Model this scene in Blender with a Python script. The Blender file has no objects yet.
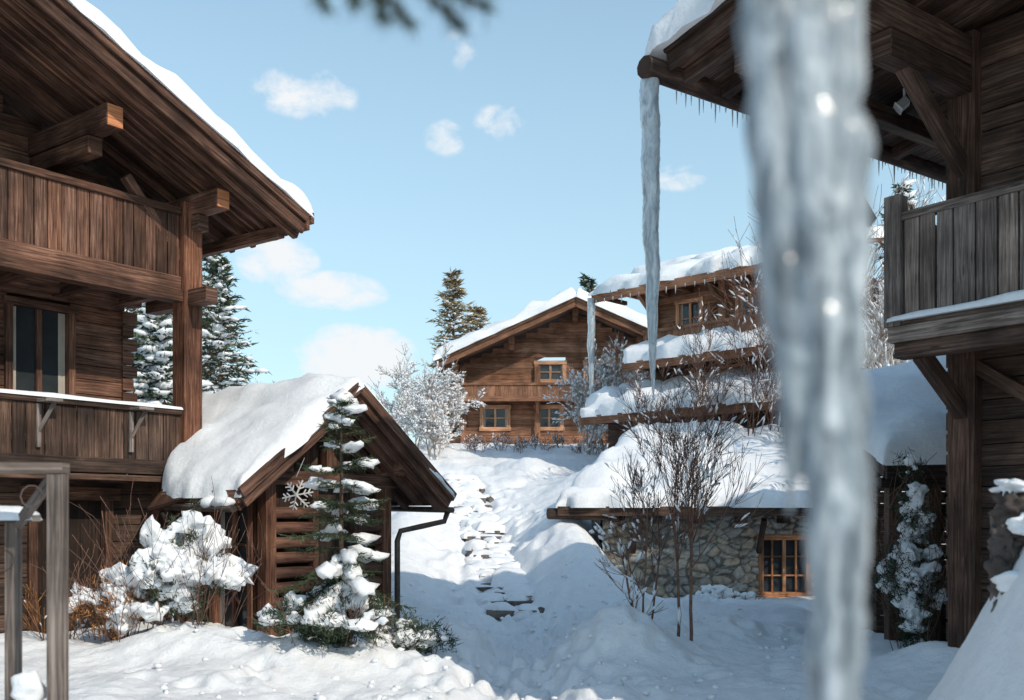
import bpy, math, random
import numpy as np
from mathutils import Vector, Matrix, noise
rng = random.Random(7)
V = Vector
scene = bpy.context.scene
COL = scene.collection

# ------------------------------------------------------------------ materials
def newmat(name):
    m = bpy.data.materials.new(name); m.use_nodes = True
    nt = m.node_tree; nt.nodes.clear()
    out = nt.nodes.new('ShaderNodeOutputMaterial')
    b = nt.nodes.new('ShaderNodeBsdfPrincipled')
    nt.links.new(b.outputs[0], out.inputs[0])
    return m, nt, b
def N(nt, t, **kw):
    n = nt.nodes.new(t)
    for k, v in kw.items(): setattr(n, k, v)
    return n
def ramp(nt, stops):
    r = N(nt, 'ShaderNodeValToRGB')
    e = r.color_ramp.elements
    e[0].position, e[0].color = stops[0][0], (*stops[0][1], 1)
    e[1].position, e[1].color = stops[1][0], (*stops[1][1], 1)
    for p, c in stops[2:]:
        x = e.new(p); x.color = (*c, 1)
    return r
def mixrgb(nt, bt, f, a, b):
    m = N(nt, 'ShaderNodeMix', data_type='RGBA', blend_type=bt)
    for s, v in ((0, f), (6, a), (7, b)):
        if hasattr(v, 'links'): nt.links.new(v, m.inputs[s])
        elif s == 0: m.inputs[0].default_value = v
        else: m.inputs[s].default_value = (*v, 1)
    return m.outputs[2]
def wood(name, dark, mid, light, rough=.75, wet=.35):
    m, nt, b = newmat(name); L = nt.links.new
    uv = N(nt, 'ShaderNodeUVMap')
    mp = N(nt, 'ShaderNodeMapping'); mp.inputs['Scale'].default_value = (1.6, 38, 1); L(uv.outputs[0], mp.inputs[0])
    n1 = N(nt, 'ShaderNodeTexNoise'); n1.inputs['Scale'].default_value = 1; n1.inputs['Detail'].default_value = 4; n1.inputs['Roughness'].default_value = .7; n1.inputs['Distortion'].default_value = .6
    L(mp.outputs[0], n1.inputs[0])
    r = ramp(nt, [(.32, dark), (.70, light), (.5, mid)]); L(n1.outputs[0], r.inputs[0])
    tc = N(nt, 'ShaderNodeTexCoord')
    n2 = N(nt, 'ShaderNodeTexNoise'); n2.inputs['Scale'].default_value = 1.6; n2.inputs['Detail'].default_value = 4
    L(tc.outputs['Object'], n2.inputs[0])
    r2 = ramp(nt, [(.34, (wet, wet*.97, wet*.95)), (.64, (1.25, 1.22, 1.2))]); L(n2.outputs[0], r2.inputs[0])
    c = mixrgb(nt, 'MULTIPLY', 1.0, r.outputs[0], r2.outputs[0])
    at = N(nt, 'ShaderNodeAttribute', attribute_name='tint')
    c = mixrgb(nt, 'MULTIPLY', 1.0, c, at.outputs[0])
    mp2 = N(nt, 'ShaderNodeMapping'); mp2.inputs['Scale'].default_value = (1.5, 7, 1); L(uv.outputs[0], mp2.inputs[0])
    vo = N(nt, 'ShaderNodeTexVoronoi'); vo.inputs['Scale'].default_value = 1; L(mp2.outputs[0], vo.inputs[0])
    rk = ramp(nt, [(.05, (.35, .3, .28)), (.12, (1, 1, 1))]); L(vo.outputs[0], rk.inputs[0])
    c = mixrgb(nt, 'MULTIPLY', .8, c, rk.outputs[0])
    L(c, b.inputs['Base Color']); b.inputs['Roughness'].default_value = rough
    b.inputs['Specular IOR Level'].default_value = .25
    bp = N(nt, 'ShaderNodeBump'); bp.inputs['Strength'].default_value = .55; bp.inputs['Distance'].default_value = .014
    L(n1.outputs[0], bp.inputs['Height']); L(bp.outputs[0], b.inputs['Normal'])
    return m
def plain(name, c, rough=.7, var=.3, scale=8, metal=0, bump=0, tint=True):
    m, nt, b = newmat(name); L = nt.links.new
    tc = N(nt, 'ShaderNodeTexCoord')
    n = N(nt, 'ShaderNodeTexNoise'); n.inputs['Scale'].default_value = scale; n.inputs['Detail'].default_value = 3
    L(tc.outputs['Object'], n.inputs[0])
    r = ramp(nt, [(.3, tuple(x*(1-var) for x in c)), (.7, tuple(min(1, x*(1+var)) for x in c))]); L(n.outputs[0], r.inputs[0])
    o = r.outputs[0]
    if tint:
        at = N(nt, 'ShaderNodeAttribute', attribute_name='tint')
        o = mixrgb(nt, 'MULTIPLY', 1.0, o, at.outputs[0])
    L(o, b.inputs['Base Color']); b.inputs['Roughness'].default_value = rough; b.inputs['Metallic'].default_value = metal
    if rough > .75: b.inputs['Specular IOR Level'].default_value = .2
    if bump:
        bp = N(nt, 'ShaderNodeBump'); bp.inputs['Strength'].default_value = .6; bp.inputs['Distance'].default_value = bump
        L(n.outputs[0], bp.inputs['Height']); L(bp.outputs[0], b.inputs['Normal'])
    return m
def snowmat(name, sc=9, d=.03):
    m, nt, b = newmat(name); L = nt.links.new
    tc = N(nt, 'ShaderNodeTexCoord')
    n = N(nt, 'ShaderNodeTexNoise'); n.inputs['Scale'].default_value = sc; n.inputs['Detail'].default_value = 7; n.inputs['Roughness'].default_value = .72
    L(tc.outputs['Object'], n.inputs[0])
    r = ramp(nt, [(.25, (.77, .785, .81)), (.7, (.88, .885, .89))]); L(n.outputs[0], r.inputs[0])
    L(r.outputs[0], b.inputs['Base Color']); b.inputs['Roughness'].default_value = .7
    b.inputs['Specular IOR Level'].default_value = .25
    bp = N(nt, 'ShaderNodeBump'); bp.inputs['Strength'].default_value = .7; bp.inputs['Distance'].default_value = d
    L(n.outputs[0], bp.inputs['Height']); L(bp.outputs[0], b.inputs['Normal'])
    return m
def icemat(name, dark, mid, hi, sc, zs=.22, trans=0.0):
    m, nt, b = newmat(name); L = nt.links.new
    tc = N(nt, 'ShaderNodeTexCoord')
    mp = N(nt, 'ShaderNodeMapping'); mp.inputs['Scale'].default_value = (1, 1, zs); L(tc.outputs['Object'], mp.inputs[0])
    n = N(nt, 'ShaderNodeTexNoise'); n.inputs['Scale'].default_value = sc; n.inputs['Detail'].default_value = 5; n.inputs['Distortion'].default_value = .9; n.inputs['Roughness'].default_value = .62
    L(mp.outputs[0], n.inputs[0])
    r = ramp(nt, [(.36, dark), (.66, hi), (.5, mid)]); L(n.outputs[0], r.inputs[0])
    L(r.outputs[0], b.inputs['Base Color'])
    b.inputs['Roughness'].default_value = .25; b.inputs['IOR'].default_value = 1.31
    b.inputs['Transmission Weight'].default_value = trans
    b.inputs['Coat Weight'].default_value = .25; b.inputs['Coat Roughness'].default_value = .12
    bp = N(nt, 'ShaderNodeBump'); bp.inputs['Strength'].default_value = .8; bp.inputs['Distance'].default_value = .014
    L(n.outputs[0], bp.inputs['Height']); L(bp.outputs[0], b.inputs['Normal'])
    return m

W_L = wood('wood_larch_brown', (.026, .013, .009), (.115, .056, .037), (.25, .14, .095), wet=.45)
W_D = wood('wood_dark_aged', (.022, .014, .010), (.075, .045, .033), (.165, .105, .078), wet=.45)
W_O = wood('wood_orange', (.12, .05, .025), (.34, .16, .08), (.5, .27, .15), wet=.7)
W_G = wood('wood_grey_weathered', (.045, .038, .035), (.15, .122, .108), (.30, .26, .235), wet=.55)
W_B = wood('wood_chalet_warm', (.075, .035, .02), (.225, .11, .065), (.38, .21, .13), wet=.6)
SNOW = snowmat('snow')
SNOWG = snowmat('snow_ground', 7, .06)
ICE_N = icemat('ice_frosty', (.10, .12, .14), (.25, .29, .32), (.52, .56, .59), 44, .22)
ICE = icemat('ice_clear', (.30, .36, .40), (.46, .52, .56), (.66, .71, .74), 14, .3, .25)
STONE = plain('stone_rubble', (.38, .335, .28), .9, .35, 9, bump=.02)
MORTAR = plain('step_stone', (.15, .125, .11), .95, .35, 14, bump=.01)
GLASS = plain('window_glass', (.035, .04, .045), .06, .2, 3, tint=False)
CLOTH = plain('curtain', (.42, .38, .33), .9, .1, 6)
METAL = plain('gutter_metal', (.10, .075, .06), .45, .3, 10, metal=.6)
LAMPM = plain('lamp_metal', (.7, .7, .7), .4, .1, 10, metal=.1)
STRAW = plain('ornament_wood', (.38, .36, .34), .6, .2, 10)
NEED = plain('needles_dark', (.045, .065, .038), .8, .4, 6)
NEEDB = plain('needles_larch', (.21, .16, .095), .8, .4, 4)
BARK = plain('bark', (.12, .08, .055), .9, .4, 25, bump=.01)
TWIG = plain('twig_reddish', (.17, .095, .07), .85, .35, 20)
TWIGF = plain('twig_frosted', (.40, .35, .31), .85, .3, 12)
LEAF = plain('dry_leaf', (.28, .13, .05), .8, .4, 8)

# ------------------------------------------------------------------ mesh builder
def ico(sub):
    import bmesh
    bm = bmesh.new(); bmesh.ops.create_icosphere(bm, subdivisions=sub, radius=1)
    v = [x.co.copy() for x in bm.verts]; f = [tuple(y.index for y in x.verts) for x in bm.faces]; bm.free()
    return v, f
ICO = {1: ico(1), 2: ico(2), 3: ico(3), 4: ico(4)}
class MB:
    def __init__(s): s.v = []; s.f = []; s.uv = []; s.t = []; s.m = []; s.s = []
    def face(s, idx, uvs, tint, mat, sm=False):
        s.f.append(idx); s.uv.extend(uvs); s.t.extend([tint]*len(idx)); s.m.append(mat); s.s.append(sm)
    def beam(s, p0, p1, w, h, up=(0, 0, 1), mat=0, tint=None, var=.35):
        p0 = V(p0); p1 = V(p1); a = p1-p0; L = a.length
        if L < 1e-5: return
        a /= L; up = V(up)
        side = a.cross(up)
        if side.length < 1e-4: side = a.cross(V((1, 0, 0)))
        side.normalize(); u2 = side.cross(a)
        if tint is None:
            g = 1+rng.uniform(-var, var); k = rng.uniform(-.06, .06); tint = (g*(1+k), g, g*(1-k))
        i = len(s.v); sw = side*w/2; sh = u2*h/2
        for p in (p0, p1):
            for a1, b1 in ((-1, -1), (1, -1), (1, 1), (-1, 1)): s.v.append(p+sw*a1+sh*b1)
        o = rng.uniform(0, 50); q = rng.uniform(0, 50)
        def fc(a, b, c, d, ww): s.face((i+a, i+b, i+c, i+d), [(o, q), (o, q+ww), (o+L, q+ww), (o+L, q)], tint, mat)
        fc(0, 1, 5, 4, w); fc(1, 2, 6, 5, h); fc(2, 3, 7, 6, w); fc(3, 0, 4, 7, h)
        for e in ((3, 2, 1, 0), (4, 5, 6, 7)):
            s.face(tuple(i+k for k in e), [(o, q), (o+w*.1, q), (o+w*.1, q+h), (o, q+h)], tint, mat)
    def box(s, x0, x1, y0, y1, z0, z1, mat=0, tint=None, var=.35):
        d = (x1-x0, y1-y0, z1-z0); cx, cy, cz = (x0+x1)/2, (y0+y1)/2, (z0+z1)/2
        if d[2] >= d[0] and d[2] >= d[1]: s.beam((cx, cy, z0), (cx, cy, z1), d[0], d[1], (0, 1, 0), mat, tint, var)
        elif d[0] >= d[1]: s.beam((x0, cy, cz), (x1, cy, cz), d[1], d[2], (0, 0, 1), mat, tint, var)
        else: s.beam((cx, y0, cz), (cx, y1, cz), d[0], d[2], (0, 0, 1), mat, tint, var)
    def tube(s, pts, rad, n=6, mat=0, tint=(1, 1, 1), sm=True, squash=1):
        pts = [V(p) for p in pts]; k = len(pts); i0 = len(s.v)
        if not hasattr(rad, '__len__'): rad = [rad]*k
        ref = V((.3, .2, 1)).normalized(); d0 = (pts[1]-pts[0]).normalized()
        if abs(d0.dot(ref)) > .9: ref = V((1, .1, 0)).normalized()
        for j, p in enumerate(pts):
            d = (pts[min(j+1, k-1)]-pts[max(j-1, 0)]).normalized()
            a = d.cross(ref).normalized(); b = a.cross(d)
            for q in range(n):
                t = 2*math.pi*q/n; s.v.append(p+(a*math.cos(t)+b*math.sin(t)*squash)*rad[j])
        L = 0
        for j in range(k-1):
            l2 = L+(pts[j+1]-pts[j]).length
            for q in range(n):
                q2 = (q+1) % n; a0 = i0+j*n
                s.face((a0+q, a0+q2, a0+n+q2, a0+n+q), [(L, q/n*.3), (L, (q+1)/n*.3), (l2, (q+1)/n*.3), (l2, q/n*.3)], tint, mat, sm)
            L = l2
        s.face(tuple(i0+q for q in range(n))[::-1], [(0, 0)]*n, tint, mat)
        s.face(tuple(i0+(k-1)*n+q for q in range(n)), [(0, 0)]*n, tint, mat)
    def blob(s, c, r, sub=2, mat=0, amp=.25, fr=1.6, tint=(1, 1, 1), ax=None, oct2=0):
        c = V(c); r = V(r) if hasattr(r, '__len__') else V((r, r, r)); vs, fs = ICO[sub]; i = len(s.v)
        o = V((rng.uniform(0, 99), rng.uniform(0, 99), 0))
        if ax is not None:
            ax = V(ax).normalized(); sd = ax.cross(V((0, 0, 1))).normalized(); u = sd.cross(ax)
        for p in vs:
            k = 1+amp*noise.noise(p*fr+o)*1.6
            if oct2: k += oct2*noise.noise(p*fr*3+o)
            q = V((p.x*r.x, p.y*r.y, p.z*r.z))*k
            if ax is not None: q = ax*q.x+sd*q.y+u*q.z
            s.v.append(c+q)
        for f in fs: s.face(tuple(i+x for x in f), [(0, 0)]*3, tint, mat, True)
    def tri(s, a, b, c, mat=0, tint=(1, 1, 1)):
        i = len(s.v); s.v += [V(a), V(b), V(c)]; s.face((i, i+1, i+2), [(0, 0), (0, .1), (.1, 0)], tint, mat)
    def build(s, name, mats, parent=None, bevel=0, loc=None):
        me = bpy.data.meshes.new(name)
        me.from_pydata([tuple(p) for p in s.v], [], s.f)
        u = me.uv_layers.new(name='UVMap'); u.data.foreach_set('uv', np.array(s.uv, dtype=np.float32).ravel())
        t = me.color_attributes.new('tint', 'FLOAT_COLOR', 'CORNER')
        T = np.ones((len(s.t), 4), dtype=np.float32); T[:, :3] = np.array(s.t, dtype=np.float32); t.data.foreach_set('color', T.ravel())
        me.polygons.foreach_set('material_index', s.m); me.polygons.foreach_set('use_smooth', s.s)
        for m in mats: me.materials.append(m)
        me.update()
        ob = bpy.data.objects.new(name, me); COL.objects.link(ob)
        if parent: ob.parent = parent
        if loc: ob.location = loc
        if bevel:
            b = ob.modifiers.new('bevel', 'BEVEL'); b.width = bevel; b.segments = 1; b.limit_method = 'ANGLE'; b.angle_limit = math.radians(50)
        return ob
def empty(name, loc=(0, 0, 0), rz=0):
    e = bpy.data.objects.new(name, None); COL.objects.link(e); e.location = loc; e.rotation_euler[2] = rz; e.empty_display_size = .3
    return e

# ------------------------------------------------------------------ generic architecture
def plank_wall(mb, o, r, n, w, z0, z1, ph=.2, mat=0, openings=(), ext=None, th=.1, var=.35):
    o = V(o); r = V(r); n = V(n); z = z0
    while z < z1-.02:
        h = min(ph*rng.uniform(.85, 1.15), z1-z); zc = z+h/2
        a, b = (0, w) if ext is None else ext(zc)
        iv = [(a, b)] if b > a+.05 else []
        for (oa, ob_, oz0, oz1) in openings:
            if z+h > oz0+.03 and z < oz1-.03:
                nv = []
                for (p, q) in iv:
                    if ob_ <= p or oa >= q: nv.append((p, q)); continue
                    if oa > p: nv.append((p, oa))
                    if ob_ < q: nv.append((ob_, q))
                iv = nv
        j = rng.uniform(-.014, .014)
        for (p, q) in iv:
            base = o+n*(j-th/2)+V((0, 0, zc))
            mb.beam(base+r*p, base+r*q, th, h-.01, (0, 0, 1), mat, var=var)
        z += h
def vboards(mb, o, r, n, w, z0, z1f, bw=.15, mat=0, th=.03, gap=.012, var=.3):
    o = V(o); r = V(r); n = V(n); a = 0
    while a < w-.03:
        b = min(bw*rng.uniform(.8, 1.2), w-a); zt = z1f(a+b/2) if callable(z1f) else z1f
        if zt > z0+.05:
            base = o+r*(a+b/2)+n*rng.uniform(-.008, .008)
            mb.beam(base+V((0, 0, z0-rng.uniform(0, .015))), base+V((0, 0, zt)), b-gap, th, n, mat, var=var)
        a += b
def window(mb, o, r, n, w, h, nx, ny, fm, gm, cm=None, fw=.08, ft=None):
    o = V(o); r = V(r); n = V(n); Z = V((0, 0, 1)); c = o
    mb.beam(c+Z*h/2-n*.08, c+r*w+Z*h/2-n*.08, .02, h, Z, gm, (1, 1, 1))
    for a in (0, w): mb.beam(c+r*a-Z*fw/2, c+r*a+Z*(h+fw/2), fw, .12, n, fm, ft)
    for b in (0, h): mb.beam(c+r*(-fw/2-.03)+Z*b+n*.012, c+r*(w+fw/2+.03)+Z*b+n*.012, .13, fw, Z, fm, ft)
    for i in range(1, nx): mb.beam(c+r*(w*i/nx)+Z*fw/2-n*.03, c+r*(w*i/nx)+Z*(h-fw/2)-n*.03, .045 if i*2 != nx else .08, .05, n, fm, ft)
    for i in range(1, ny): mb.beam(c+r*fw/2+Z*(h*i/ny)-n*.034, c+r*(w-fw/2)+Z*(h*i/ny)-n*.034, .04, .035, Z, fm, ft)
    if cm is not None:
        for s in (0, 1):
            for k in range(3):
                a = .06+k*.035 if s == 0 else w-.06-k*.035
                mb.beam(c+r*a+Z*.05-n*(.062+.006*(k % 2)), c+r*a+Z*(h-.05)-n*(.062+.006*(k % 2)), .038, .006, n, cm, (1, 1, 1))
def edgeparams(L, big):
    e = [0, .015, .045, .09, .15, .23, .34]
    e = [x for x in e if x < L/2]
    n = max(2, int((L-2*e[-1])/big)); mid = [e[-1]+(L-2*e[-1])*i/n for i in range(1, n)]
    return e+mid+[L-x for x in reversed(e)]
def snow_slab(mb, a, b, c, d, th=.3, big=.25, er=.3, mat=0, lump=.25, wob=.06):
    a, b, c, d = V(a), V(b), V(c), V(d)
    Lu = ((b-a).length+(c-d).length)/2; Lv = ((d-a).length+(c-b).length)/2
    U = edgeparams(Lu, big); W = edgeparams(Lv, big); nu, nv = len(U), len(W)
    off = V((rng.uniform(0, 100), rng.uniform(0, 100), 0)); cen = (a+b+c+d)/4
    top = len(mb.v); bots = []
    for j, vv in enumerate(W):
        for i, uu in enumerate(U):
            s, t = uu/Lu, vv/Lv
            p = a*(1-s)*(1-t)+b*s*(1-t)+c*s*t+d*(1-s)*t
            du = min(uu, Lu-uu); dv = min(vv, Lv-vv); dm = min(du, dv)
            q = 1-min(dm/er, 1); e = math.sqrt(max(0, 1-q*q))
            nn = noise.noise(p*1.1+off)+.5*noise.noise(p*2.7+off)+.2*noise.noise(p*7+off)
            k = max(0, 1-dm/.5)
            out = (p-cen); out.z = 0; out.normalize()
            p2 = p+out*wob*k*(noise.noise(p*1.9+off)+.6*noise.noise(p*5+off))*1.6
            p2.z += -.03*k
            mb.v.append(p2+V((0, 0, th*e*(1+lump*nn))))
            bots.append(p2.copy())
    bot = len(mb.v); mb.v += bots
    for j in range(nv-1):
        for i in range(nu-1):
            x = j*nu+i
            mb.face((top+x, top+x+1, top+x+nu+1, top+x+nu), [(0, 0)]*4, (1, 1, 1), mat, True)
            mb.face((bot+x, bot+x+nu, bot+x+nu+1, bot+x+1), [(0, 0)]*4, (1, 1, 1), mat, True)
def slope_panel(mb, e0, e1, r0, r1, bw=.2, mat=0, th=.035, rafters=True, rs=.85, var=.35):
    e0, e1, r0, r1 = map(V, (e0, e1, r0, r1)); L = (e1-e0).length; n = max(1, int(L/bw)); ax = (e1-e0).normalized()
    up = ax.cross(r0-e0).normalized()
    if up.z < 0: up = -up
    for i in range(n):
        t = (i+.5)/n; j = up*rng.uniform(-.006, .006)
        mb.beam(e0.lerp(e1, t)+j, r0.lerp(r1, t)+j, L/n-.012, th, up, mat, var=var)
    mb.beam((e0+e1)/2+up*.045, (r0+r1)/2+up*.045, min(L, (r1-r0).length)-.01, .04, up, mat, (.5, .5, .5))
    if rafters:
        k = int(L/rs)
        for i in range(k+1):
            t = (i+.25)/(k+.5)
            mb.beam(e0.lerp(e1, t)-up*.09, r0.lerp(r1, t)-up*.09, .1, .14, up, mat)
    return up

# ------------------------------------------------------------------ terrain
def arr(segs):
    out = [segs[0][0]]
    for a, b, s in segs:
        n = max(1, int(round((b-a)/s))); out += [a+(b-a)*i/n for i in range(1, n+1)]
    return np.array(out)
X = arr([(-700, -100, 100), (-100, -20, 10), (-20, -8, .6), (-8, -5.5, .15), (-5.5, 4.5, .05), (4.5, 9, .2), (9, 20, .8), (20, 100, 10), (100, 700, 100)])
Y = arr([(-60, -4, 7), (-4, 3, .6), (3, 8, .12), (8, 20, .05), (20, 32, .12), (32, 48, .35), (48, 80, 3), (80, 200, 20), (200, 1000, 100)])
GX, GY = np.meshgrid(X, Y)
def ss(a, b, x):
    t = np.clip((x-a)/(b-a), 0, 1); return t*t*(3-2*t)
def g2(x, y, cx, cy, rx, ry): return np.exp(-((x-cx)/rx)**2-((y-cy)/ry)**2)
_yy = np.linspace(-60, 1000, 10600)
_rr = np.interp(_yy, [-60, 10, 17.2, 18.2, 31, 42, 50, 80, 200, 1000], [.1, .1, .16, .3, 3.0, 4.8, 5.3, 6, 8, 25])
_rr = np.convolve(np.pad(_rr, 7, mode='edge'), np.ones(15)/15, mode='valid')
def stair_x(y): return np.interp(y, [8, 11, 14, 17.8, 31, 33, 60], [-.1, .1, .25, .08, -1.62, -1.75, -1.75])
def hbase(x, y):
    R = np.interp(y, _yy, _rr)
    f = 1-ss(1.3, 3.2, x)*(1-ss(23.5, 27, y))
    h = .12+(R-.12)*f
    h = h+.75*g2(x, y, 1.15, 22.2, .75, 3.2)+.45*g2(x, y, 1.7, 19.2, .7, 1.2)
    h = h+.65*g2(x, y, -2.3, 22.5, .8, 3.5)+.4*g2(x, y, -2.3, 18.6, .9, 1.2)
    h = h+.2*ss(-1.6, -4, x)*(y < 17)
    h = h+.65*g2(x, y, 1.35, 12.6, .75, .8)+.35*g2(x, y, 2.6, 14.8, 1.2, .8)+.35*g2(x, y, -.9, 13.6, .5, .7)
    h = h+.3*g2(x, y, -1.9, 11.6, .9, .6)+.25*g2(x, y, -3.8, 12.0, 1.1, .7)
    h = h+.35*g2(x, y, 4.9, 11.2, 1.0, 1.0)
    h = h+2.25*g2(x, y, 3.35, 5.5, .85, 1.4)
    h = h+.35*g2(x, y, 3.3, 17.5, 1.8, 1.2)
    h = h+.9*g2(x, y, 2.3, 27.5, 1.2, 2.0)
    h = h+.35*g2(x, y, .6, 33, .8, 1.6)+.3*g2(x, y, -3.2, 30, .9, 1.6)
    d = np.abs(x-stair_x(y))
    h = h-.22*np.exp(-(d/.55)**4)*((y > 7) & (y < 33))
    return h
HZ = hbase(GX, GY)
fl = np.zeros(HZ.shape)
ny_, nx_ = HZ.shape
for j in range(ny_):
    for i in range(nx_):
        x, y = GX[j, i], GY[j, i]
        if -12 < x < 12 and 2 < y < 50:
            p = V((x, y, 0))
            fl[j, i] = .12*noise.noise(p*.55)+.09*noise.noise(p*1.4+V((9, 0, 0)))+.035*noise.noise(p*3.6)+.02*noise.noise(p*8)
HZ += fl; HB = HZ.copy()
def dent(cx, cy, rx, ry, dp, rim=.4):
    i0, i1 = np.searchsorted(X, cx-.5), np.searchsorted(X, cx+.5); j0, j1 = np.searchsorted(Y, cy-.5), np.searchsorted(Y, cy+.5)
    if i1 <= i0 or j1 <= j0: return
    gx, gy = GX[j0:j1, i0:i1]-cx, GY[j0:j1, i0:i1]-cy
    q = (gx/rx)**2+(gy/ry)**2
    HZ[j0:j1, i0:i1] += -dp*np.exp(-q**1.5)+rim*dp*np.exp(-((np.sqrt(q)-1.6)/.5)**2)
for k in range(330):
    y = rng.uniform(8.5, 18); x = float(stair_x(y))+rng.gauss(0, .5)
    dent(x, y, .1, .17, rng.uniform(.05, .12), .25)
for k in range(110):
    t = rng.random(); x = .1+(-2.6)*t+rng.gauss(0, .25); y = 11.5+2.6*t+rng.gauss(0, .3)
    dent(x, y, .1, .16, rng.uniform(.05, .11), .25)
for k in range(70):
    t = rng.random(); x = .3+3.2*t+rng.gauss(0, .15); y = 16.2+1.0*t+rng.gauss(0, .15)
    dent(x, y, .1, .16, rng.uniform(.05, .12))
for k in range(150):
    dent(rng.uniform(-4, 4), rng.uniform(8.5, 15), .11, .15, rng.uniform(.03, .09))
for k in range(90):
    y = rng.uniform(18, 30); dent(float(stair_x(y))+rng.choice((-1, 1))*rng.uniform(.5, 1.2), y, .17, .22, rng.uniform(.05, .15))
for k in range(60):
    dent(rng.uniform(-3, 2), rng.uniform(30, 40), .4, .5, rng.uniform(-.15, .15), .2)
D = HZ-HB; HZ = HB+.15*np.tanh(D/.15)
me = bpy.data.meshes.new('snowy_ground')
vv = np.stack([GX.ravel(), GY.ravel(), HZ.ravel()], 1)
idx = np.arange(ny_*nx_).reshape(ny_, nx_)
ff = np.stack([idx[:-1, :-1].ravel(), idx[:-1, 1:].ravel(), idx[1:, 1:].ravel(), idx[1:, :-1].ravel()], 1)
me.from_pydata(vv.tolist(), [], ff.tolist()); me.materials.append(SNOWG)
me.polygons.foreach_set('use_smooth', [True]*len(me.polygons)); me.update()
ob = bpy.data.objects.new('snowy_ground', me); COL.objects.link(ob)
def gz(x, y):
    i = int(np.clip(np.searchsorted(X, x), 1, len(X)-1)); j = int(np.clip(np.searchsorted(Y, y), 1, len(Y)-1))
    return float(HZ[j, i])
mc = MB()
for k in range(650):
    if k % 2: y = rng.uniform(9, 19); x = float(stair_x(y))+rng.gauss(0, .9)
    else: x = rng.uniform(-4, 4); y = rng.uniform(9.2, 17)
    r = rng.uniform(.01, .04); mc.blob((x, y, gz(x, y)+r*.2), (r*rng.uniform(.8, 1.5), r, r*.8), 1, 0, .5)
mc.build('snow_clods', [SNOW])

# ------------------------------------------------------------------ stairs
e = empty('stone_stairs'); mb = MB(); ms = MB(); ns = 25
for i in range(ns):
    t = i/(ns-1); y = 17.9+t*13.2; x = float(stair_x(y)); z = .15+t*2.85
    dirn = V((-.127, 1, 0)).normalized(); sd = V((dirn.y, -dirn.x, 0))
    w = .42*rng.uniform(.85, 1.1); c = V((x+rng.uniform(-.07, .07), y, z))
    mb.beam(c-sd*w+dirn*.25, c+sd*w+dirn*.25, .5, .15, (0, 0, 1), 0, var=.3)
    q = c+V((0, 0, .055)); m_ = rng.uniform(-.3, .3)*w; f0 = rng.uniform(-.14, .06)
    snow_slab(ms, q-sd*w*rng.uniform(.9, 1.5)+dirn*f0, q+sd*m_+dirn*f0, q+sd*m_+dirn*.6, q-sd*w*1.4+dirn*.6, rng.uniform(.1, .19), .12, .2, lump=.9, wob=.12)
    f1 = rng.uniform(-.16, .08)
    snow_slab(ms, q+sd*(m_-.08)+dirn*f1, q+sd*w*rng.uniform(.7, 1.4)+dirn*f1, q+sd*w*1.4+dirn*.6, q+sd*(m_-.08)+dirn*.6, rng.uniform(.08, .18), .12, .2, lump=.9, wob=.12)
    for _ in range(2):
        s_ = rng.choice((-1, 1)); ms.blob(c+sd*s_*w*rng.uniform(.3, 1.4)+V((0, -.06, -.04)), (rng.uniform(.1, .3), .14, .11), 2, 0, .5)
    if rng.random() < .5:
        s_ = rng.choice((-1, 1)); g = rng.uniform(.6, 1.2); mb.blob(c+sd*s_*w*1.2+V((0, .2, .0)), (.13, .2, .12), 2, 0, .4, tint=(g, g, g))
mb.build('steps', [MORTAR], e, .01); ms.build('snow_on_steps', [SNOW], e)

# ------------------------------------------------------------------ LEFT CHALET
RL = math.atan2(-.6, .8)
Lc = empty('timber_chalet', (-4.65, 14.7, 0), RL)
mb = MB()
YE = 1.2
rakez = lambda y: 6.12+.44*(YE-y)
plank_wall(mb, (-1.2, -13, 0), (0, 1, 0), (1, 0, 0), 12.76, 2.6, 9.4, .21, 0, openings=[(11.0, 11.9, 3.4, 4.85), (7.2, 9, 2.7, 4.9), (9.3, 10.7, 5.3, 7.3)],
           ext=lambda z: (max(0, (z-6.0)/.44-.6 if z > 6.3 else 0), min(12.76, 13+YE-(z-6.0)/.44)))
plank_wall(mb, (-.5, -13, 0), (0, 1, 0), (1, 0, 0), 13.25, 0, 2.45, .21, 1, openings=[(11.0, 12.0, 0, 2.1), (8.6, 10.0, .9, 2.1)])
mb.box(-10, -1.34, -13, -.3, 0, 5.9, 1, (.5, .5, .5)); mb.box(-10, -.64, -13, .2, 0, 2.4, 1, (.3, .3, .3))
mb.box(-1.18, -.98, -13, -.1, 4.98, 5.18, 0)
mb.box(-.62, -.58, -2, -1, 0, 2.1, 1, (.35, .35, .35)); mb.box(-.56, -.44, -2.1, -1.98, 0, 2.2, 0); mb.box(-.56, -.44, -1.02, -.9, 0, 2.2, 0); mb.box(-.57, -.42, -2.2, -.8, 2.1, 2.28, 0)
for yy in (-3.5, -.15): mb.box(-.52, -.36, yy-.1, yy+.1, 0, 2.45, 0)
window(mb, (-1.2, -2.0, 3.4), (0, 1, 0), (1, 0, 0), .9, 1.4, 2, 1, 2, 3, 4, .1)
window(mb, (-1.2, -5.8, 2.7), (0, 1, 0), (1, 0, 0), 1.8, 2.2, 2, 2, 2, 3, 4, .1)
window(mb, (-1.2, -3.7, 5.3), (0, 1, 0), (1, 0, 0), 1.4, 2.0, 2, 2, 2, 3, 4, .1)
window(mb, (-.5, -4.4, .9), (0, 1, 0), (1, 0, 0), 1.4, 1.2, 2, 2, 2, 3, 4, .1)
for i in range(26):
    z = 2.75+i*.2
    if z < 6.2 and not 4.9 < z < 5.3: mb.box(-1.36, -1.16, -.3, -.06-.06*(i % 2), z, z+.17, 0)
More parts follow.
